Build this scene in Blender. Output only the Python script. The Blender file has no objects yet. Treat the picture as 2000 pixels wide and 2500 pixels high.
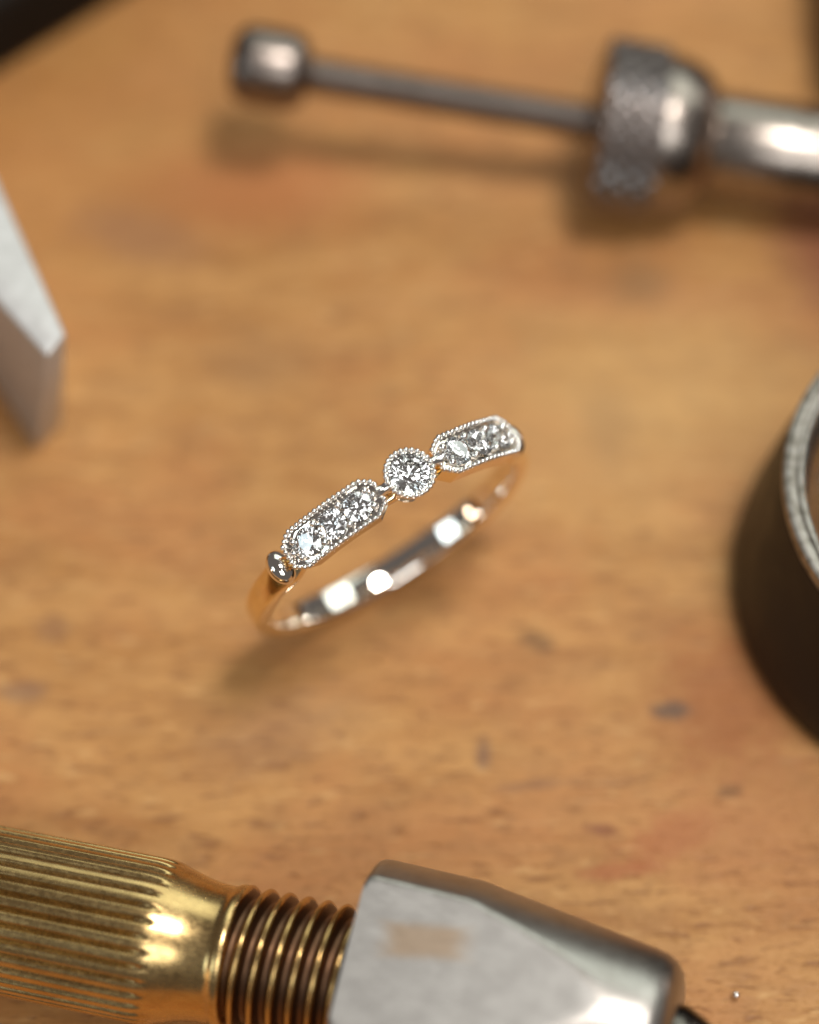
import bpy, bmesh, math, random
from math import sin, cos, pi, radians, sqrt
from mathutils import Vector, Matrix

random.seed(7)
S = 0.1                                   # all numbers below are millimetres; 1 Blender unit = 1 cm
sc = bpy.context.scene
sc.unit_settings.system = 'METRIC'
sc.unit_settings.scale_length = 0.01

# ------------------------------------------------------------------ camera
ELEV = radians(60)
cam_d = bpy.data.cameras.new('camera')
cam_o = bpy.data.objects.new('camera', cam_d)
sc.collection.objects.link(cam_o)
CAM = Vector((1.3095, -82.467, 154.238))
cam_o.location = CAM * S
cam_o.rotation_euler = (pi / 2 - ELEV, 0, 0)
cam_d.sensor_fit = 'VERTICAL'
cam_d.sensor_height = 36
cam_d.sensor_width = 28.8
cam_d.lens = 100.8
cam_d.clip_start = 0.05
cam_d.clip_end = 500
cam_d.dof.use_dof = True
cam_d.dof.focus_distance = 157.6 * S
cam_d.dof.aperture_fstop = 0.1008 / (2 * 4.7 * S)
cam_d.dof.aperture_blades = 0
sc.camera = cam_o

# ------------------------------------------------------------------ room light and lamps
world = bpy.data.worlds.new('World')
sc.world = world
world.use_nodes = True
bg = world.node_tree.nodes['Background']
bg.inputs[0].default_value = (1.0, 0.90, 0.84, 1)
bg.inputs[1].default_value = 0.125


def lamp(name, az, el, dist, w, h, lum, col, target=(0, 0, 5), shape='RECTANGLE'):
    d = bpy.data.lights.new(name, 'AREA')
    d.shape = shape
    d.size = w * S
    d.size_y = h * S
    d.color = col
    area = w * h * S * S * (pi / 4 if shape == 'ELLIPSE' else 1)
    d.energy = lum * pi * area
    o = bpy.data.objects.new(name, d)
    sc.collection.objects.link(o)
    a, e = radians(az), radians(el)
    v = Vector((cos(e) * cos(a), cos(e) * sin(a), sin(e)))
    o.location = (Vector(target) + v * dist) * S
    o.rotation_euler = v.to_track_quat('Z', 'Y').to_euler()
    return o


lamp('bench_lamp', 2, 77, 520, 112, 112, 62.0, (1.0, 0.985, 0.94), shape='ELLIPSE')
lamp('window_light', 78, 42, 430, 330, 230, 1.8, (0.88, 1.0, 0.91))
lamp('window_light', 38, 43, 440, 150, 190, 2.8, (0.91, 1.0, 0.93))
lamp('gem_fill_light', -72, 50, 520, 260, 190, 5.2, (0.97, 1.0, 0.99))  # added fill lamp that brightens the stones, no real window
lamp('far_window_light', -154, 31, 520, 150, 150, 4.5, (0.78, 0.94, 1.0))
lamp('bench_bulb', -159, 6, 330, 32, 32, 14.0, (1.0, 0.80, 0.56), shape='ELLIPSE')
lamp('shelf_bulb', 30, 9, 420, 36, 36, 12.0, (1.0, 0.86, 0.78), shape='ELLIPSE')
for az_, el_, l_ in ((-45, 66, 40),):
    lamp('gem_sparkle_light', az_, el_, 640, 34, 34, l_, (1.0, 0.98, 0.94), shape='ELLIPSE')  # added small lamp that puts sparkle into the stones

sc.render.engine = 'CYCLES'
sc.view_settings.view_transform = 'Standard'
sc.view_settings.look = 'None'
sc.view_settings.exposure = 0.0
sc.view_settings.gamma = 1.0
sc.cycles.max_bounces = 28
sc.cycles.transmission_bounces = 28
sc.cycles.glossy_bounces = 8
sc.cycles.diffuse_bounces = 3
sc.cycles.sample_clamp_indirect = 20.0
sc.cycles.blur_glossy = 0.2
sc.cycles.use_denoising = True


# ------------------------------------------------------------------ material helpers
class NT:
    def __init__(self, name):
        self.m = bpy.data.materials.new(name)
        self.m.use_nodes = True
        self.t = self.m.node_tree
        self.b = self.t.nodes['Principled BSDF']

    def n(self, kind, **kw):
        nd = self.t.nodes.new(kind)
        for k, v in kw.items():
            setattr(nd, k, v)
        return nd

    def l(self, a, b):
        self.t.links.new(a, b)

    def val(self, sock, v):
        if hasattr(v, 'default_value') or hasattr(v, 'is_linked'):
            self.l(v, sock)
        else:
            sock.default_value = v

    def math(self, op, a, b=0.0, c=None, clamp=False):
        nd = self.n('ShaderNodeMath', operation=op)
        nd.use_clamp = clamp
        self.val(nd.inputs[0], a)
        self.val(nd.inputs[1], b)
        if c is not None:
            self.val(nd.inputs[2], c)
        return nd.outputs[0]

    def mix(self, f, a, b, blend='MIX'):
        nd = self.n('ShaderNodeMix', data_type='RGBA', blend_type=blend)
        self.val(nd.inputs[0], f)
        for s, v in ((nd.inputs[6], a), (nd.inputs[7], b)):
            if isinstance(v, tuple):
                s.default_value = v + (1,) if len(v) == 3 else v
            else:
                self.l(v, s)
        return nd.outputs[2]

    def coords(self, scale=(1, 1, 1), rot=(0, 0, 0), loc=(0, 0, 0), src=None):
        if src is None:
            src = self.n('ShaderNodeTexCoord').outputs['Object']
        mp = self.n('ShaderNodeMapping')
        mp.inputs['Location'].default_value = loc
        mp.inputs['Rotation'].default_value = rot
        mp.inputs['Scale'].default_value = scale
        self.l(src, mp.inputs[0])
        return mp.outputs[0]

    def noise(self, vec, scale=1.0, detail=3.0, rough=0.5, dist=0.0):
        nd = self.n('ShaderNodeTexNoise')
        self.l(vec, nd.inputs['Vector'])
        nd.inputs['Scale'].default_value = scale
        nd.inputs['Detail'].default_value = detail
        nd.inputs['Roughness'].default_value = rough
        nd.inputs['Distortion'].default_value = dist
        return nd.outputs['Fac']

    def ramp(self, f, lo, hi, a=0.0, b=1.0):
        nd = self.n('ShaderNodeMapRange', interpolation_type='SMOOTHSTEP')
        self.l(f, nd.inputs['Value'])
        for k, v in (('From Min', lo), ('From Max', hi), ('To Min', a), ('To Max', b)):
            nd.inputs[k].default_value = v
        return nd.outputs[0]

    def bump(self, h, strength=0.3, dist=0.01):
        nd = self.n('ShaderNodeBump')
        nd.inputs['Strength'].default_value = strength
        nd.inputs['Distance'].default_value = dist
        self.l(h, nd.inputs['Height'])
        self.l(nd.outputs[0], self.b.inputs['Normal'])


MM = (10, 10, 10)


def metal(name, col, rough, col2=None, wear=0.5, spread=0.06, bump=0.0, nscale=(1, 1, 1)):
    k = NT(name)
    v = k.coords(scale=tuple(10 * s for s in nscale))
    f = k.noise(v, 0.9, 4, 0.6)
    g = k.noise(v, 6.0, 3, 0.6)
    c = k.mix(k.ramp(f, 0.38, 0.68, 0.0, wear), col, col2 or col)
    k.l(c, k.b.inputs['Base Color'])
    k.b.inputs['Metallic'].default_value = 1.0
    k.l(k.ramp(g, 0.3, 0.7, max(0.01, rough - spread), rough + spread), k.b.inputs['Roughness'])
    if bump:
        k.bump(g, bump, 0.004)
    return k.m


# ---- worn beech bench top
def wood_mat():
    k = NT('worn_beech')
    tc = k.n('ShaderNodeTexCoord').outputs['Object']
    rot = (0, 0, radians(-19))
    pos = k.coords(scale=MM, src=tc)                              # millimetres
    warp = k.noise(k.coords(scale=(0.5, 0.5, 0.5), src=tc), 1.0, 3)
    grain = k.coords(scale=(1.2, 6.0, 1), rot=rot, src=tc)        # long figure
    f_big = k.noise(grain, 0.62, 4, 0.55, 0.6)
    f_mid = k.noise(k.coords(scale=(3.2, 17, 1), rot=rot, src=tc), 1.0, 4, 0.6, 0.5)
    blot = k.noise(k.coords(scale=(0.55, 0.9, 1), src=tc, loc=(3, 1, 0)), 1.0, 3, 0.55)
    c = k.mix(k.ramp(f_big, 0.36, 0.64), (0.369, 0.160, 0.042), (0.479, 0.234, 0.073))
    c = k.mix(k.ramp(f_mid, 0.35, 0.7, 0.0, 0.55), c, (0.507, 0.258, 0.088))
    c = k.mix(k.ramp(blot, 0.42, 0.66, 0.0, 0.55), c, (0.423, 0.164, 0.053))
    # ray flecks: short dark dashes along the grain
    fl = k.noise(k.coords(scale=(4.2, 24, 1), rot=(0, 0, radians(-17)), src=tc, loc=(1.7, 0.4, 0)), 1.0, 2, 0.5, 0.35)
    c = k.mix(k.ramp(fl, 0.57, 0.68, 0.0, 0.66), c, (0.217, 0.080, 0.025))
    fl2 = k.noise(k.coords(scale=(8.0, 46, 1), rot=(0, 0, radians(-22)), src=tc, loc=(7.7, 2.4, 0)), 1.0, 2, 0.5, 0.25)
    c = k.mix(k.ramp(fl2, 0.58, 0.70, 0.0, 0.6), c, (0.239, 0.095, 0.029))
    pale = k.noise(k.coords(scale=(4.0, 14, 1), rot=(0, 0, radians(-20)), src=tc, loc=(2.7, 9.4, 0)), 1.0, 2, 0.5, 0.3)
    c = k.mix(k.ramp(pale, 0.60, 0.74, 0.0, 0.6), c, (0.608, 0.345, 0.134))
    mot = k.noise(k.coords(scale=(2.4, 4.2, 1), rot=rot, src=tc, loc=(5, 5, 0)), 1.0, 4, 0.6, 0.4)
    c = k.mix(k.ramp(mot, 0.46, 0.66, 0.0, 0.32), c, (0.276, 0.125, 0.042))
    wig = k.noise(k.coords(scale=(9, 9, 9), src=tc), 1.0, 3, 0.6)

    def spot(x, y, rx, ry, ang, col, amt, soft=0.55):
        nonlocal c
        vec = k.n('ShaderNodeMapping', vector_type='TEXTURE')
        vec.inputs['Location'].default_value = (x, y, 0)
        vec.inputs['Rotation'].default_value = (0, 0, radians(ang))
        vec.inputs['Scale'].default_value = (rx, ry, 1000)
        k.l(pos, vec.inputs[0])
        ln = k.n('ShaderNodeVectorMath', operation='LENGTH')
        k.l(vec.outputs[0], ln.inputs[0])
        d = k.math('ADD', ln.outputs['Value'], k.math('MULTIPLY', k.math('SUBTRACT', wig, 0.5), 1.5))
        m = k.ramp(d, 1.0 - soft, 1.0 + soft, amt, 0.0)
        c = k.mix(m, c, col)

    red, dark, grey = (0.34, 0.095, 0.030), (0.12, 0.058, 0.024), (0.095, 0.066, 0.050)
    spot(16.6, -15.3, 2.9, 1.3, 25, red, 0.6)
    spot(13.4, -17.4, 2.2, 0.5, 6, red, 0.65)
    spot(12.6, -14.9, 0.95, 0.38, -8, (0.22, 0.075, 0.03), 0.8)
    spot(-9.5, 31.6, 7.5, 3.6, 4, (0.42, 0.135, 0.042), 0.75, 0.7)
    spot(16.5, 22.4, 7.0, 1.6, 0, (0.40, 0.15, 0.06), 0.35, 0.7)
    spot(16.0, 14.0, 9.0, 7.0, 20, (0.56, 0.33, 0.125), 0.45, 0.8)  # brighter light right of the middle, painted as a pale patch
    spot(20.6, -6.6, 4.8, 4.2, 30, (0.32, 0.105, 0.030), 0.75, 0.7)  # red stain with the loupe's shadow painted into it
    spot(-24, 36, 15, 13, 30, (0.36, 0.15, 0.035), 0.5, 0.9)
    spot(29.6, 26.5, 3.6, 6.5, 20, (0.22, 0.070, 0.03), 0.9, 0.6)  # shadow at the right edge, painted into the wood colour
    spot(22.0, -14.0, 6.0, 3.0, 10, (0.45, 0.18, 0.065), 0.45, 0.8)
    spot(9.0, -2.5, 0.95, 0.62, -25, dark, 0.6, 0.6)
    spot(17.0, -7.1, 1.05, 0.58, 0, grey, 0.75, 0.55)
    spot(5.7, -9.9, 0.45, 0.95, 4, (0.15, 0.075, 0.05), 0.65, 0.6)
    spot(20.0, -12.4, 0.75, 0.35, 10, dark, 0.55, 0.6)
    spot(16.3, 23.8, 1.8, 1.9, 0, (0.24, 0.125, 0.05), 0.6, 0.6)
    spot(-16.5, 27.6, 4.2, 1.9, -20, (0.30, 0.135, 0.055), 0.75, 0.6)
    spot(-20.3, -1.6, 1.0, 0.9, 0, (0.24, 0.11, 0.05), 0.6, 0.5)
    spot(-21.9, -5.8, 1.4, 0.8, 0, (0.20, 0.105, 0.065), 0.6, 0.5)
    spot(13.9, 13.0, 1.6, 2.6, 0, (0.26, 0.14, 0.06), 0.35, 0.7)
    spot(-8.5, 17.5, 2.6, 2.0, 0, (0.27, 0.14, 0.06), 0.35, 0.8)
    spot(8.6, -12.0, 2.3, 0.35, 8, (0.21, 0.10, 0.05), 0.5, 0.5)
    spot(-6.5, -8.5, 4.5, 2.2, 24, (0.24, 0.125, 0.07), 0.35, 0.8)
    k.l(c, k.b.inputs['Base Color'])
    pore = k.noise(k.coords(scale=(26, 150, 1), rot=(0, 0, radians(-18)), src=tc, loc=(3, 8, 0)), 1.0, 2, 0.6)
    c = k.mix(k.ramp(pore, 0.58, 0.72, 0.0, 0.5), c, (0.221, 0.098, 0.034))
    scr = k.noise(k.coords(scale=(1.5, 70, 1), rot=(0, 0, radians(28)), src=tc, loc=(3, 1, 0)), 1.0, 1, 0.5)
    c = k.mix(k.ramp(scr, 0.70, 0.76, 0.0, 0.4), c, (0.571, 0.370, 0.186))
    k.l(c, k.b.inputs['Base Color'])
    rg = k.math('ADD', k.math('MULTIPLY', f_mid, 0.25), 0.40)
    k.l(rg, k.b.inputs['Roughness'])
    k.b.inputs['Specular IOR Level'].default_value = 0.32
    h = k.math('SUBTRACT', k.math('MULTIPLY', f_mid, 0.5), k.math('ADD', k.ramp(fl, 0.58, 0.70, 0, 0.7), k.math('ADD', k.ramp(fl2, 0.6, 0.72, 0, 0.4), k.ramp(pore, 0.55, 0.72, 0, 0.35))))
    k.bump(h, 0.5, 0.014)
    return k.m


M = {}
M['wood'] = wood_mat()
M['gold'] = metal('pale_gold', (0.93, 0.77, 0.50), 0.05, (0.90, 0.72, 0.44), 0.5, 0.03)
M['platinum'] = metal('polished_platinum', (0.91, 0.855, 0.79), 0.05, (0.88, 0.80, 0.71), 0.5, 0.03)
M['grain'] = metal('bright_cut_platinum', (0.93, 0.90, 0.87), 0.12, None, 0.5, 0.05)
M['brass'] = metal('worn_brass', (0.66, 0.45, 0.195), 0.26, (0.44, 0.28, 0.115), 0.65, 0.05, 0.0, (0.5, 0.9, 0.9))
M['brass_thread'] = metal('dull_brass', (0.66, 0.42, 0.15), 0.26, (0.40, 0.23, 0.09), 0.6, 0.08)
M['screw_steel'] = metal('grey_steel', (0.25, 0.205, 0.18), 0.32, (0.17, 0.135, 0.115), 0.7, 0.05)
M['shaft_steel'] = metal('turned_steel', (0.34, 0.29, 0.255), 0.27, (0.25, 0.205, 0.175), 0.6, 0.05)
M['knurl_steel'] = metal('knurled_steel', (0.30, 0.265, 0.25), 0.36, (0.20, 0.172, 0.16), 0.8, 0.06)
M['wedge_steel'] = metal('ground_steel', (0.53, 0.51, 0.50), 0.42, (0.40, 0.38, 0.37), 0.7, 0.07, 0.10, (1.2, 1.2, 4))
M['wedge_steel'].node_tree.nodes['Principled BSDF'].inputs['Metallic'].default_value = 0.42
M['jaw_side'] = metal('polished_jaw_steel', (0.37, 0.34, 0.315), 0.36, (0.29, 0.26, 0.235), 0.6, 0.05)
M['dark_steel'] = metal('blackened_steel', (0.13, 0.115, 0.10), 0.25, (0.08, 0.07, 0.06), 0.6, 0.05)
M['rim_steel'] = metal('rim_steel', (0.36, 0.335, 0.30), 0.50, (0.16, 0.14, 0.115), 0.9, 0.08, 0.25, (1.6, 1.6, 1.6))


def diamond_mat():
    k = NT('diamond')
    t = k.t
    t.nodes.remove(k.b)
    g = k.n('ShaderNodeBsdfGlass')
    g.inputs['IOR'].default_value = 2.42
    g.inputs['Roughness'].default_value = 0.0
    g.inputs['Color'].default_value = (1, 1, 1, 1)
    k.l(g.outputs[0], t.nodes['Material Output'].inputs[0])
    return k.m


M['diamond'] = diamond_mat()


def satin(name, col, rough, col2=None, spec=0.4):
    k = NT(name)
    f = k.noise(k.coords(scale=MM), 0.35, 4, 0.6)
    k.l(k.mix(k.ramp(f, 0.35, 0.68), col, col2 or col), k.b.inputs['Base Color'])
    k.l(k.ramp(f, 0.3, 0.7, rough - 0.06, rough + 0.08), k.b.inputs['Roughness'])
    k.b.inputs['Specular IOR Level'].default_value = spec
    return k.m


M['loupe'] = satin('dark_brown_lacquer', (0.009, 0.0068, 0.0055), 0.45, (0.015, 0.010, 0.007), 0.25)
M['rubber'] = satin('black_rubber', (0.009, 0.0065, 0.005), 0.6, (0.014, 0.010, 0.0075), 0.10)
M['dark_wood'] = satin('dark_red_wood', (0.13, 0.042, 0.016), 0.45, (0.19, 0.068, 0.026))


# ------------------------------------------------------------------ mesh helpers (mm in, cm out)
WM = {}


def world_of(o):
    return WM.get(o.name, Matrix.Identity(4))


def place(o, mat, parent):
    """mat: wanted world matrix (translation in cm)"""
    WM[o.name] = mat.copy()
    if parent is not None:
        o.parent = parent
        o.matrix_parent_inverse = Matrix.Identity(4)
        o.matrix_basis = world_of(parent).inverted() @ mat
    else:
        o.matrix_basis = mat


def empty(name, mat, label, cat, group=None):
    o = bpy.data.objects.new(name, None)
    o.empty_display_size = 0.2
    sc.collection.objects.link(o)
    place(o, mat, None)
    o['label'] = label
    o['category'] = cat
    if group:
        o['group'] = group
    return o


def sharp(me, deg):
    bm = bmesh.new()
    bm.from_mesh(me)
    bmesh.ops.recalc_face_normals(bm, faces=bm.faces[:])
    for e in bm.edges:
        if len(e.link_faces) == 2:
            e.smooth = e.calc_face_angle(0) < radians(deg)
        else:
            e.smooth = False
    for f in bm.faces:
        f.smooth = deg > 0
    bm.to_mesh(me)
    bm.free()


def mk(name, verts, faces, mat, parent=None, frame=None, deg=35):
    """verts in mm in the given frame (a world matrix in cm; default the parent's)"""
    me = bpy.data.meshes.new(name)
    me.from_pydata([tuple(Vector(v) * S) for v in verts], [], faces)
    me.update()
    sharp(me, deg)
    me.materials.append(mat)
    o = bpy.data.objects.new(name, me)
    sc.collection.objects.link(o)
    if frame is None:
        frame = world_of(parent) if parent is not None else Matrix.Identity(4)
    place(o, frame, parent)
    return o


def inst(name, me, mat, parent):
    o = bpy.data.objects.new(name, me)
    sc.collection.objects.link(o)
    place(o, mat, parent)
    return o


def frame_from(x, y, z, origin_mm):
    m = Matrix((x, y, z)).transposed().to_4x4()
    m.translation = Vector(origin_mm) * S
    return m


def lathe(prof, n, rfun=None, cap0=True, cap1=True):
    """surface of revolution round local x: prof = [(t, r)]"""
    vs, fs = [], []
    for t, r in prof:
        for j in range(n):
            a = 2 * pi * j / n
            rr = rfun(t, r, a) if rfun else r
            vs.append((t, rr * cos(a), rr * sin(a)))
    for i in range(len(prof) - 1):
        for j in range(n):
            k = (j + 1) % n
            fs.append((i * n + j, i * n + k, (i + 1) * n + k, (i + 1) * n + j))
    if cap0:
        fs.append(tuple(range(n)))
    if cap1:
        fs.append(tuple((len(prof) - 1) * n + j for j in range(n)))
    return vs, fs


def refine(prof, step):
    out = [prof[0]]
    for (t0, r0), (t1, r1) in zip(prof, prof[1:]):
        m = max(1, int(math.hypot(t1 - t0, r1 - r0) / step))
        for q in range(1, m + 1):
            out.append((t0 + (t1 - t0) * q / m, r0 + (r1 - r0) * q / m))
    return out


def evaluated(o, mods):
    for kind, kw in mods:
        md = o.modifiers.new(kind, kind)
        for a, b in kw.items():
            setattr(md, a, b)
    dg = bpy.context.evaluated_depsgraph_get()
    dg.update()
    me = bpy.data.meshes.new_from_object(o.evaluated_get(dg))
    old = o.data
    o.modifiers.clear()
    o.data = me
    me.name = old.name
    bpy.data.meshes.remove(old)
    return me


# ------------------------------------------------------------------ bench top
def bench():
    r = 260
    vs = [(-r, -r, 0), (r, -r, 0), (r, r, 0), (-r, r, 0), (-r, -r, -30), (r, -r, -30), (r, r, -30), (-r, r, -30)]
    fs = [(0, 1, 2, 3), (7, 6, 5, 4), (0, 4, 5, 1), (1, 5, 6, 2), (2, 6, 7, 3), (3, 7, 4, 0)]
    o = mk('bench_top', vs, fs, M['wood'], deg=0)
    o['kind'] = 'structure'
    o['label'] = 'worn beech workbench top with flecks and stains'
    return o


bench()

# ------------------------------------------------------------------ the ring
e1 = Vector((0.83978, 0.54288, -0.00748)).normalized()
e2 = Vector((0.12111, -0.17389, 0.97729))
e2 = (e2 - e1 * e2.dot(e1)).normalized()
ey = e2.cross(e1)
RING = frame_from(e1, ey, e2, (0.05, -0.38, 9.26))
ring = empty('diamond_ring', RING, 'white metal ring set with seven diamonds, standing upright on the bench', 'ring')
R_IN, R_TOP = 8.3, 10.17


def rp(phi, w, r):
    return Vector((r * sin(phi), w, r * cos(phi)))


def rframe(phi, w, r):
    """world frame on the ring: x along the arc, y across, z outward"""
    x = Vector((cos(phi), 0, -sin(phi)))
    z = Vector((sin(phi), 0, cos(phi)))
    y = z.cross(x)
    m = Matrix((x, y, z)).transposed().to_4x4()
    m.translation = rp(phi, w, r) * S
    return RING @ m


def sm(a, b, x):
    x = max(0.0, min(1.0, (x - a) / (b - a)))
    return x * x * (3 - 2 * x)


def shank():
    n, k = 192, 20
    vs, fs = [], []
    for i in range(n):
        phi = 2 * pi * i / n
        d = abs((math.degrees(phi) + 180) % 360 - 180)       # degrees from the head
        head = 1 - sm(46, 56, d)
        hw = 0.92 * (1 - head) + 0.52 * head - 0.08 * sm(55, 68, d) * (1 - sm(80, 130, d))
        ro = 9.3 * (1 - head) + 8.95 * head + 0.16 * sm(52, 57, d) * (1 - sm(60, 95, d))
        rm, ht = (R_IN + ro) / 2, (ro - R_IN) / 2
        for j in range(k):
            a = 2 * pi * j / k
            cx, cy = cos(a), sin(a)
            ex = 0.42 if cy < 0 else 0.75                    # flat inside, domed outside
            w = hw * math.copysign(abs(cx) ** 0.45, cx)
            r = rm + ht * math.copysign(abs(cy) ** ex, cy)
            vs.append(rp(phi, w, r))
    for i in range(n):
        for j in range(k):
            fs.append((i * k + j, ((i + 1) % n) * k + j, ((i + 1) % n) * k + (j + 1) % k, i * k + (j + 1) % k))
    o = mk('shank', vs, fs, M['gold'], ring, deg=60)
    o.data.materials.append(M['platinum'])
    for pl in o.data.polygons:                               # white metal inside
        c = Vector((pl.center.x, 0, pl.center.z)).normalized()
        if pl.normal.dot(c) < -0.55:
            pl.material_index = 1
    return o


shank()


def uv_ball(n, m, rx, ry, rz, zmin=-1.0):
    vs, fs = [], []
    for i in range(m + 1):
        t = pi * i / m
        z = max(cos(t), zmin)
        for j in range(n):
            a = 2 * pi * j / n
            vs.append((rx * sin(t) * cos(a), ry * sin(t) * sin(a), rz * z))
    for i in range(m):
        for j in range(n):
            fs.append((i * n + j, (i + 1) * n + j, (i + 1) * n + (j + 1) % n, i * n + (j + 1) % n))
    return vs, fs


def mesh_only(name, verts, faces, mat, deg=60):
    me = bpy.data.meshes.new(name)
    me.from_pydata([tuple(Vector(v) * S) for v in verts], [], faces)
    bm = bmesh.new()
    bm.from_mesh(me)
    bmesh.ops.remove_doubles(bm, verts=bm.verts[:], dist=1e-6)
    bm.to_mesh(me)
    bm.free()
    sharp(me, deg)
    me.materials.append(mat)
    return me


# polished barrel beads at the ends of the head
barrel = mesh_only('barrel_bead', *uv_ball(40, 24, 0.68, 1.06, 0.82), M['platinum'], 80)
for sgn in (-1, 1):
    inst('barrel_bead', barrel, rframe(radians(53.2 if sgn < 0 else 52.0) * sgn, 0, 9.80 if sgn < 0 else 9.45), ring)


# brilliant-cut stone, girdle radius 1 at z = 0
def brilliant():
    pts = [(0, 0, -0.86)]
    for i in range(8):
        a = i * pi / 4
        pts.append((0.56 * cos(a), 0.56 * sin(a), 0.31))
        b = a + pi / 8
        pts.append((0.775 * cos(b), 0.775 * sin(b), 0.20))
        pts.append((0.26 * cos(b), 0.26 * sin(b), -0.665))
    for i in range(32):
        a = i * pi / 16
        for z in (-0.02, 0.025):
            pts.append((cos(a), sin(a), z))
    bm = bmesh.new()
    for p in pts:
        bm.verts.new(p)
    bmesh.ops.convex_hull(bm, input=bm.verts[:])
    bmesh.ops.dissolve_limit(bm, angle_limit=radians(0.6), verts=bm.verts[:], edges=bm.edges[:])
    bmesh.ops.recalc_face_normals(bm, faces=bm.faces[:])
    vs = [tuple(v.co) for v in bm.verts]
    fs = [tuple(v.index for v in f.verts) for f in bm.faces]
    bm.verts.index_update()
    vs = [tuple(v.co) for v in bm.verts]
    fs = [tuple(v.index for v in f.verts) for f in bm.faces]
    bm.free()
    return vs, fs


BV, BF = brilliant()
mil_me = mesh_only('milgrain_bead', *uv_ball(12, 8, 0.165, 0.165, 0.20), M['grain'])
prong_me = mesh_only('grain_prong', *uv_ball(14, 9, 0.22, 0.22, 0.27), M['grain'])


def stone(parent, phi, w, r, rad, spin):
    me = bpy.data.meshes.get('diamond_%d' % int(rad * 1000))
    if me is None:
        me = mesh_only('diamond_%d' % int(rad * 1000), [tuple(c * rad for c in v) for v in BV], BF, M['diamond'], 0)
    m = rframe(phi, w, r) @ Matrix.Rotation(spin, 4, 'Z') @ Matrix.Rotation(random.uniform(-0.05, 0.05), 4, 'X')
    return inst('diamond', me, m, parent)


def cut(o, frames):
    """bore round seats into a setting: frames = [(frame, radius, depth)]"""
    for fr, rad, dep in frames:
        n = 40
        vs = [(rad * q * cos(2 * pi * j / n), rad * q * sin(2 * pi * j / n), z) for z, q in ((0.8, 1.0), (-0.10, 1.0), (-dep, 0.62)) for j in range(n)]
        fs = [tuple(range(n)), tuple(2 * n + j for j in reversed(range(n)))]
        for i in range(2):
            for j in range(n):
                fs.append((i * n + j, (i + 1) * n + j, (i + 1) * n + (j + 1) % n, i * n + (j + 1) % n))
        c = mk('cutter', vs, fs, M['grain'], frame=fr)
        bpy.context.view_layer.update()
        evaluated(o, [('BOOLEAN', dict(operation='DIFFERENCE', object=c, solver='EXACT'))])
        cm = c.data
        bpy.data.objects.remove(c)
        bpy.data.meshes.remove(cm)
    sharp(o.data, 30)


# round centre setting
def centre():
    prof = [(-1.55, 1.12), (-1.3, 1.18), (-0.5, 1.36), (-0.12, 1.47), (0.0, 1.44), (0.06, 1.30)]
    n = 64
    vs, fs = [], []
    for z, r in prof:
        for j in range(n):
            a = 2 * pi * j / n
            vs.append((r * cos(a), r * sin(a), z))
    for i in range(len(prof) - 1):
        for j in range(n):
            fs.append((i * n + j, i * n + (j + 1) % n, (i + 1) * n + (j + 1) % n, (i + 1) * n + j))
    fs += [tuple(range(n)), tuple((len(prof) - 1) * n + j for j in range(n))]
    fr = rframe(0, 0, 10.40)
    o = mk('round_setting', vs, fs, M['platinum'], ring, frame=fr)
    cut(o, [(fr, 1.14, 1.15)])
    gi = len(o.data.materials)
    o.data.materials.append(M['gold'])
    for pl in o.data.polygons:
        c = pl.center / S
        if pl.normal.z < 0.5 and c.z < -0.1 and pl.normal.x * c.x + pl.normal.y * c.y > 0:
            pl.material_index = gi
    stone(o, 0, 0, 10.42, 1.19, 0.2)
    nb = 27
    for j in range(nb):
        a = 2 * pi * j / nb
        m = fr @ Matrix.Translation(Vector((1.36 * cos(a), 1.36 * sin(a), 0.06)) * S)
        inst('milgrain_bead', mil_me, m, o)
    for j in range(6):
        a = 2 * pi * j / 6 + 0.3
        inst('grain_prong', prong_me, fr @ Matrix.Translation(Vector((1.17 * cos(a), 1.17 * sin(a), 0.04)) * S) @ Matrix.Scale(0.7, 4), o)


centre()


# elongated settings with three stones each
HL, HW, EW, CUT = 3.27, 1.24, 0.66, 0.80


def half_width(s):
    d = HL - abs(s)
    return HW if d >= CUT else EW + (HW - EW) * d / CUT


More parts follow.
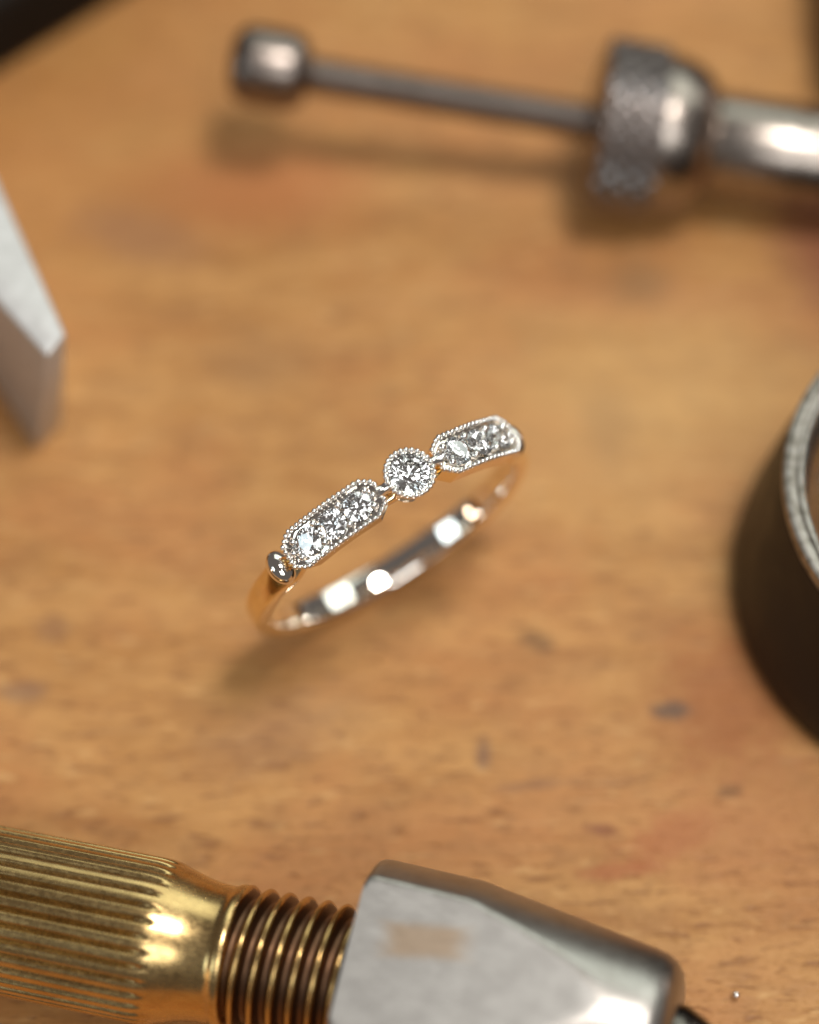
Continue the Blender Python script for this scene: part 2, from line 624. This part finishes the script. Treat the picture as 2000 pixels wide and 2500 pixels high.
def plaque(sgn):
    pc = radians(28.6 * sgn)
    cols = [-HL, -HL + CUT * 0.5] + [-HL + CUT + (2 * HL - 2 * CUT) * i / 28 for i in range(29)] + [HL - CUT * 0.5, HL]
    vs, fs = [], []
    for s in cols:
        phi = pc + s / R_TOP
        h = half_width(s)
        vs += [rp(phi, -h, R_TOP), rp(phi, h, R_TOP), rp(phi, h * 0.92, 8.85), rp(phi, -h * 0.92, 8.85)]
    n = len(cols)
    for i in range(n - 1):
        for j in range(4):
            k = (j + 1) % 4
            fs.append((i * 4 + j, i * 4 + k, (i + 1) * 4 + k, (i + 1) * 4 + j))
    fs += [(0, 1, 2, 3), tuple((n - 1) * 4 + j for j in range(4))]
    o = mk('long_setting', vs, fs, M['platinum'], ring)
    # sunken bright-cut tray inside the border
    tv, tf = [], []
    for s in cols:
        s2 = s * (HL - 0.24) / HL
        phi = pc + s2 / R_TOP
        h = half_width(s) - 0.24
        tv += [rp(phi, -h, R_TOP + 0.6), rp(phi, h, R_TOP + 0.6), rp(phi, h, R_TOP - 0.20), rp(phi, -h, R_TOP - 0.20)]
    tray = mk('tray', tv, fs, M['grain'], frame=RING)
    bpy.context.view_layer.update()
    evaluated(o, [('BOOLEAN', dict(operation='DIFFERENCE', object=tray, solver='EXACT'))])
    bpy.data.objects.remove(tray)
    offs = [(-1.74 * sgn, 0.86), (0.0 * sgn, 0.85), (1.70 * sgn, 0.84)]
    cut(o, [(rframe(pc + s / R_TOP, 0, R_TOP), rad * 0.96, 1.0) for s, rad in offs])
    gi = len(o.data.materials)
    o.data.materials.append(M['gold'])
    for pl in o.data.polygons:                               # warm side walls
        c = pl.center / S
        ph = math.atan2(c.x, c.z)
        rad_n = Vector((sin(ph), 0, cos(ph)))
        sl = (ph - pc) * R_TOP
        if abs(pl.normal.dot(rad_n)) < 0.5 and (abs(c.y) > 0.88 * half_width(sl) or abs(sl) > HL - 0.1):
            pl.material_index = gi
    for q, (s, rad) in enumerate(offs):
        stone(o, pc + s / R_TOP, 0, R_TOP + 0.02, rad, 0.3 * q + 0.1)
    # grains that hold the stones
    for s in (-2.52 * sgn, -0.87 * sgn, 0.85 * sgn, 2.46 * sgn):
        for sd in (-1, 1):
            w = (0.62 if abs(s) < 2 else 0.50) * sd
            inst('grain_prong', prong_me, rframe(pc + s / R_TOP, w, R_TOP + 0.02) @ Matrix.Scale(random.uniform(1.0, 1.25), 4), o)
    for s in (-2.80, 2.78):                                  # end grains
        inst('grain_prong', prong_me, rframe(pc + s / R_TOP, random.uniform(-0.06, 0.06), R_TOP - 0.02), o)
    # milgrain border
    ins = 0.10
    cor = [(-HL + ins, -EW), (-HL + CUT, -HW + ins), (HL - CUT, -HW + ins), (HL - ins, -EW), (HL - ins, EW), (HL - CUT, HW - ins), (-HL + CUT, HW - ins), (-HL + ins, EW)]
    seg = list(zip(cor, cor[1:] + cor[:1]))
    tot = sum(math.dist(a, b) for a, b in seg)
    nb = round(tot / 0.325)
    for i in range(nb):
        q = tot * i / nb
        for a, b in seg:
            d = math.dist(a, b)
            if q <= d:
                s, w = a[0] + (b[0] - a[0]) * q / d, a[1] + (b[1] - a[1]) * q / d
                break
            q -= d
        inst('milgrain_bead', mil_me, rframe(pc + s / R_TOP, w, R_TOP + 0.05) @ Matrix.Scale(random.uniform(0.92, 1.08), 4), o)
    # little bridge to the centre setting
    p0, p1 = 1.30, 2.05
    bv, bf = lathe(refine([(p0, 0.36), (1.68, 0.30), (p1, 0.40)], 0.15), 20)
    x = Vector((sgn, 0, -0.18)).normalized()
    y = Vector((0, 1, 0))
    z = x.cross(y)
    m = Matrix((x, y, z)).transposed().to_4x4()
    m.translation = Vector((0, 0, 10.38)) * S
    mk('bridge', bv, bf, M['grain'], ring, frame=RING @ m, deg=50)


for sgn in (-1, 1):
    plaque(sgn)


# ------------------------------------------------------------------ brass and steel hand vise
def axis_frame(p, q, up=(0, 0, 1)):
    x = (Vector(q) - Vector(p)).normalized()
    z = Vector(up)
    z = (z - x * z.dot(x)).normalized()
    y = z.cross(x)
    return frame_from(x, y, z, p)


def hand_vise():
    A, B = Vector((-21.53, -21.76, 4.75)), Vector((-0.91, -26.96, 6.85))
    d = (B - A).normalized()
    J = B - d * 0.55                                            # left end of the steel jaw
    fr = axis_frame(J, J + d)
    v = empty('hand_vise', fr, 'hand vise with fluted brass handle and conical steel jaw along the bottom edge', 'hand vise')
    nfl = 33

    def flute(t, r, a):
        if t > -10.4:
            return r
        f = abs(((a * nfl / (2 * pi)) % 1) - 0.5) * 2            # 1 at groove
        g = sm(0.42, 1.0, f)
        amt = 0.30 * (1 - sm(-11.9, -10.7, t))
        return r - amt * g
    prof = [(-75, 3.9), (-74, 4.4), (-72, 4.55)] + [(-71 + i * 2, 4.6) for i in range(29)] + [(-13.4, 4.6), (-12.9, 4.6), (-12.6, 4.58), (-12.3, 4.55), (-12.0, 4.5), (-11.7, 4.42), (-11.4, 4.32), (-11.0, 4.17), (-10.7, 4.05), (-10.4, 3.96), (-9.8, 3.84), (-9.3, 3.82), (-9.1, 3.84), (-9.0, 3.95), (-8.8, 4.02), (-8.55, 4.02), (-8.4, 3.9), (-8.35, 3.3)]
    def shift(t):
        return t + 0.9 if t <= -11.4 else t + 0.9 + 0.7 * min(1.0, (t + 11.4) / 2.3)
    prof = [(shift(t), r) for t, r in prof]
    vs, fs = lathe(prof, nfl * 12, flute)
    mk('fluted_handle', vs, fs, M['brass'], v, deg=70)
    # a real helix: shift each ring's profile with the angle
    n = 72
    vs, fs = [], []

    def rad(t):
        q = ((t + 8.4) % 1.09)
        for (a, ra), (b, rb) in zip(((0, 3.32), (0.16, 3.34), (0.42, 3.98), (0.52, 4.06), (0.58, 4.06), (0.68, 3.98), (0.94, 3.34), (1.09, 3.32)), ((0.16, 3.34), (0.42, 3.98), (0.52, 4.06), (0.58, 4.06), (0.68, 3.98), (0.94, 3.34), (1.09, 3.32), (1.2, 3.32))):
            if q <= b:
                return ra + (rb - ra) * (q - a) / (b - a)
        return 3.32
    steps = 180
    for i in range(steps + 1):
        t = -6.9 + 7.5 * i / steps
        for j in range(n):
            a = 2 * pi * j / n
            r = rad(t + 1.09 * j / n)
            vs.append((t, r * cos(a), r * sin(a)))
    for i in range(steps):
        for j in range(n):
            fs.append((i * n + j, i * n + (j + 1) % n, (i + 1) * n + (j + 1) % n, (i + 1) * n + j))
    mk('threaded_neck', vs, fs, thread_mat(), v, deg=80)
    # conical jaw with a flat ground on top
    pr = [(0.0, 3.2), (0.02, 6.55), (0.12, 6.74), (0.3, 6.82), (0.6, 6.85), (5.6, 6.68), (6.2, 6.6), (6.8, 6.46), (15.6, 4.92), (16.3, 4.72), (16.8, 4.42), (17.15, 3.95), (17.3, 3.4), (17.32, 1.2)]
    pr = refine(pr, 0.16)
    beta = radians(94)
    D = 5.30

    def flat(t, r, a):
        # a is measured from local y (towards the back) to local z
        c = cos(a - beta)
        if c < 0.2:
            return r
        lim = D / c
        k = 0.16
        h = max(0.0, 1 - abs(r - lim) / k) if abs(r - lim) < k else 0.0
        return min(r, lim) - h * h * k * 0.25
    vs, fs = lathe(pr, 300, flat)
    jaw = mk('conical_jaw', vs, fs, M['jaw_side'], v, deg=50)
    jaw.data.materials.append(steel_flat())
    fn = Vector((0, cos(beta), sin(beta)))
    for pl in jaw.data.polygons:
        if pl.normal.dot(fn) > 0.996 and pl.center.dot(fn) < (D + 0.02) * S:
            pl.material_index = 1
    vs, fs = lathe([(17.0, 2.3), (17.7, 2.3), (18.0, 2.15), (20.6, 0.75), (20.9, 0.4)], 40)
    mk('gripped_pin', vs, fs, M['dark_steel'], v)
    return v


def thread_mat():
    k = NT('shaded_thread_brass')
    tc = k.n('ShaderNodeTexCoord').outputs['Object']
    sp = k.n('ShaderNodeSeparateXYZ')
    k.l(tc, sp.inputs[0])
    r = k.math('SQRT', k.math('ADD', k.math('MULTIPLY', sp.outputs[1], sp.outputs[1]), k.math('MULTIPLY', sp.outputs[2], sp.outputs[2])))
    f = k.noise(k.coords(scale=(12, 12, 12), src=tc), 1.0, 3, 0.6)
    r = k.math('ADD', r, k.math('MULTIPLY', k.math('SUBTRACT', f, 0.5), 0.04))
    k.l(k.mix(k.ramp(r, 0.375, 0.40), (0.15, 0.08, 0.045), (0.58, 0.385, 0.16)), k.b.inputs['Base Color'])  # dark thread flanks and roots painted in as shade, crests left bright
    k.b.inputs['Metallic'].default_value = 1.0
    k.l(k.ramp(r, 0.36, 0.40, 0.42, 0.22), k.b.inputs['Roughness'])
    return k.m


def steel_flat():
    k = NT('ground_jaw_steel')
    tc = k.n('ShaderNodeTexCoord').outputs['Object']
    f = k.noise(k.coords(scale=(6, 9, 6), src=tc), 1.0, 4, 0.6)
    g = k.noise(k.coords(scale=(14, 80, 14), rot=(0, 0, 0.5), src=tc), 1.0, 3, 0.6)
    c = k.mix(k.ramp(f, 0.35, 0.7), (0.33, 0.308, 0.29), (0.39, 0.366, 0.345))
    # tan worn rectangle where the mark once was
    vec = k.n('ShaderNodeMapping', vector_type='TEXTURE')
    vec.inputs['Location'].default_value = (0.40, 0.10, 0.52)
    vec.inputs['Rotation'].default_value = (0, 0, radians(8))
    vec.inputs['Scale'].default_value = (0.23, 0.095, 0.4)
    k.l(tc, vec.inputs[0])
    ab = k.n('ShaderNodeVectorMath', operation='ABSOLUTE')
    k.l(vec.outputs[0], ab.inputs[0])
    sp = k.n('ShaderNodeSeparateXYZ')
    k.l(ab.outputs[0], sp.inputs[0])
    m = k.math('MAXIMUM', k.math('MAXIMUM', sp.outputs[0], sp.outputs[1]), sp.outputs[2])
    m = k.math('ADD', m, k.math('MULTIPLY', k.math('SUBTRACT', f, 0.5), 0.5))
    c = k.mix(k.ramp(m, 0.5, 1.3, 0.75, 0.0), c, (0.34, 0.235, 0.15))
    k.l(c, k.b.inputs['Base Color'])
    k.b.inputs['Metallic'].default_value = 1.0
    k.l(k.ramp(g, 0.3, 0.7, 0.44, 0.56), k.b.inputs['Roughness'])
    k.bump(g, 0.12, 0.004)
    return k.m


hand_vise()


# ------------------------------------------------------------------ long screw with knurled nut
def screw_tool():
    K, N_ = Vector((-7.6, 34.85, 8.3)), Vector((15.4, 32.11, 5.65))
    d = (N_ - K).normalized()
    fr = axis_frame(K, N_)
    L = (N_ - K).length                                       # nut centre along the axis
    v = empty('screw_spindle', fr, 'steel spindle with end knob and knurled domed nut, lying across the top', 'screw')
    vs, fs = lathe([(-2.65, 1.0), (-2.6, 1.5), (-2.42, 1.95), (-2.1, 2.3), (-1.6, 2.52), (-1.0, 2.6), (0.9, 2.6), (1.5, 2.5), (2.0, 2.25), (2.3, 1.9), (2.45, 1.5), (2.5, 1.0)], 64)
    mk('end_knob', vs, fs, M['screw_steel'], v, deg=50)
    pr = []
    t = 2.2
    while t < L:
        pr += [(t, 1.08), (t + 0.12, 1.2), (t + 0.25, 1.2)]
        t += 0.4
    vs, fs = lathe(pr, 32)
    mk('screw_rod', vs, fs, M['screw_steel'], v, deg=60)

    def knurl(t, r, a):
        if r < 5.2:
            return r
        u, w = a * 24 / (2 * pi), (t - L) / 1.4
        p, q = (u + w) % 1, (u - w) % 1
        return r - 0.45 * max(abs(p - 0.5), abs(q - 0.5)) * 2 + 0.15
    pr = [(L - 2.3, 1.5), (L - 2.28, 4.5), (L - 2.0, 5.2)] + [(L - 1.9 + 0.1 * i, 5.55) for i in range(39)] + [(L + 1.98, 5.3), (L + 2.02, 4.7)]
    vs, fs = lathe(pr, 24 * 10, knurl)
    nut = mk('knurled_nut', vs, fs, M['knurl_steel'], v, deg=25)
    dome = [(L + 1.7, 5.25), (L + 2.0, 5.22)]
    for i in range(1, 19):
        a = i / 19 * radians(80)
        dome.append((L + 2.0 + 3.5 * sin(a), 2.9 + 2.32 * cos(a)))
    dome += [(L + 5.6, 2.9)]
    vs, fs = lathe(dome, 64)
    mk('nut_dome', vs, fs, M['shaft_steel'], nut, frame=fr, deg=60)
    vs, fs = lathe([(L + 5.0, 2.2), (L + 5.3, 3.1), (L + 5.6, 3.3), (L + 10.9, 3.32), (L + 11.0, 3.2), (L + 11.25, 3.2), (L + 11.35, 3.32), (L + 18.6, 3.32), (L + 19, 2.9)], 64)
    mk('shaft', vs, fs, M['shaft_steel'], v, deg=50)


screw_tool()


# ------------------------------------------------------------------ eye loupe at the right edge
def loupe():
    fr = Matrix.Translation(Vector((35.6, 1.1, 0)) * S)
    v = empty('eye_loupe', fr, 'dark brown flared eye loupe with a grooved metal rim at the right edge', 'loupe')

    def vert(prof, n=128):
        vs, fs = lathe(prof, n, cap0=False, cap1=False)
        return [(y, z, x) for x, y, z in vs], fs
    vs, fs = vert([(0.0, 13.9), (0.0, 14.2), (0.25, 14.5), (1.2, 14.6), (3.0, 14.45), (6.0, 13.9), (9.0, 13.35), (11.0, 12.98), (11.6, 12.86), (11.6, 11.5), (10.0, 11.2), (5.0, 11.6), (0.0, 13.9)])
    mk('body', vs, fs, M['loupe'], v, deg=50)
    vs, fs = vert([(11.4, 12.80), (12.3, 12.85), (12.55, 12.80), (12.65, 12.62), (12.65, 12.44), (12.42, 12.36), (12.38, 12.08), (12.60, 11.92), (12.60, 11.72), (12.5, 11.60), (11.2, 11.55)])
    mk('rim', vs, fs, M['rim_steel'], v, deg=40)
    vs, fs = lathe([(9.0, 11.3), (9.3, 9.0), (9.55, 6.0), (9.65, 3.0), (9.68, 0.4)], 64, cap0=False, cap1=True)
    lens = NT('loupe_glass')
    lens.b.inputs['Transmission Weight'].default_value = 1.0
    lens.b.inputs['Roughness'].default_value = 0.02
    lens.b.inputs['IOR'].default_value = 1.5
    lens.b.inputs['Base Color'].default_value = (0.9, 0.9, 0.88, 1)
    mk('lens', [(y, z, x) for x, y, z in vs], fs, lens.m, v, deg=60)


loupe()


# ------------------------------------------------------------------ other tools cut off by the frame
def bevelled(name, vs, fs, mat, width, label, cat, seg=3, parent=None):
    o = mk(name, vs, fs, mat, parent)
    evaluated(o, [('BEVEL', dict(width=width * S, segments=seg, limit_method='ANGLE', angle_limit=radians(20)))])
    sharp(o.data, 60)
    if label:
        o['label'] = label
        o['category'] = cat
    return o


HEX = [(0, 1, 2, 3), (7, 6, 5, 4), (0, 4, 5, 1), (1, 5, 6, 2), (2, 6, 7, 3), (3, 7, 4, 0)]
bevelled('steel_wedge', [(-22.1, 11.1, 0), (-20.7, 12.9, 0), (-38.0, 57, 0), (-43, 44.0, 0),
                         (-20.1, 10.3, 12), (-19.1, 11.85, 12), (-37.7, 54.7, 12), (-44.5, 40.3, 12)], HEX, M['wedge_steel'], 0.22,
         'pale steel wedge with a bright top face and dark side, at the left edge', 'wedge')

# black block: its front edge runs from (-25, 34.35) to (-18.2, 39.9) at the top
dx, dy = 0.773, 0.634
nx, ny = -dy, dx
p = Vector((-23.3, 43.6))
q0, q1 = p + Vector((dx, dy)) * -40, p + Vector((dx, dy)) * 45
q2, q3 = q1 + Vector((nx, ny)) * 40, q0 + Vector((nx, ny)) * 40
bevelled('black_block', [(a.x, a.y, 0) for a in (q0, q1, q2, q3)] + [(a.x, a.y, 7) for a in (q0, q1, q2, q3)], HEX, M['rubber'], 0.8,
         'black block with a straight edge filling the top left corner', 'block')

vs, fs = lathe([(0, 1.5), (0.1, 2.8), (0.8, 3.7), (2.2, 4.1), (14, 4.4), (30, 4.2), (45, 3.4), (45.4, 2.5)], 48)
fr = axis_frame((33.3, 37.0, 4.1), (34.0, 70, 4.3))
h = mk('tool_handle', vs, fs, M['dark_wood'], None, frame=fr, deg=50)
h['label'] = 'dark reddish wooden handle just showing at the top right corner'
h['category'] = 'handle'

vs, fs = uv_ball(16, 10, 0.24, 0.21, 0.22)
me = mesh_only('metal_speck', vs, fs, M['grain'])
o = inst('metal_speck', me, Matrix.Translation(Vector((19.76, -25.07, 0.21)) * S), None)
o['label'] = 'tiny round silver speck on bare wood beside the vise jaw'
o['category'] = 'speck'
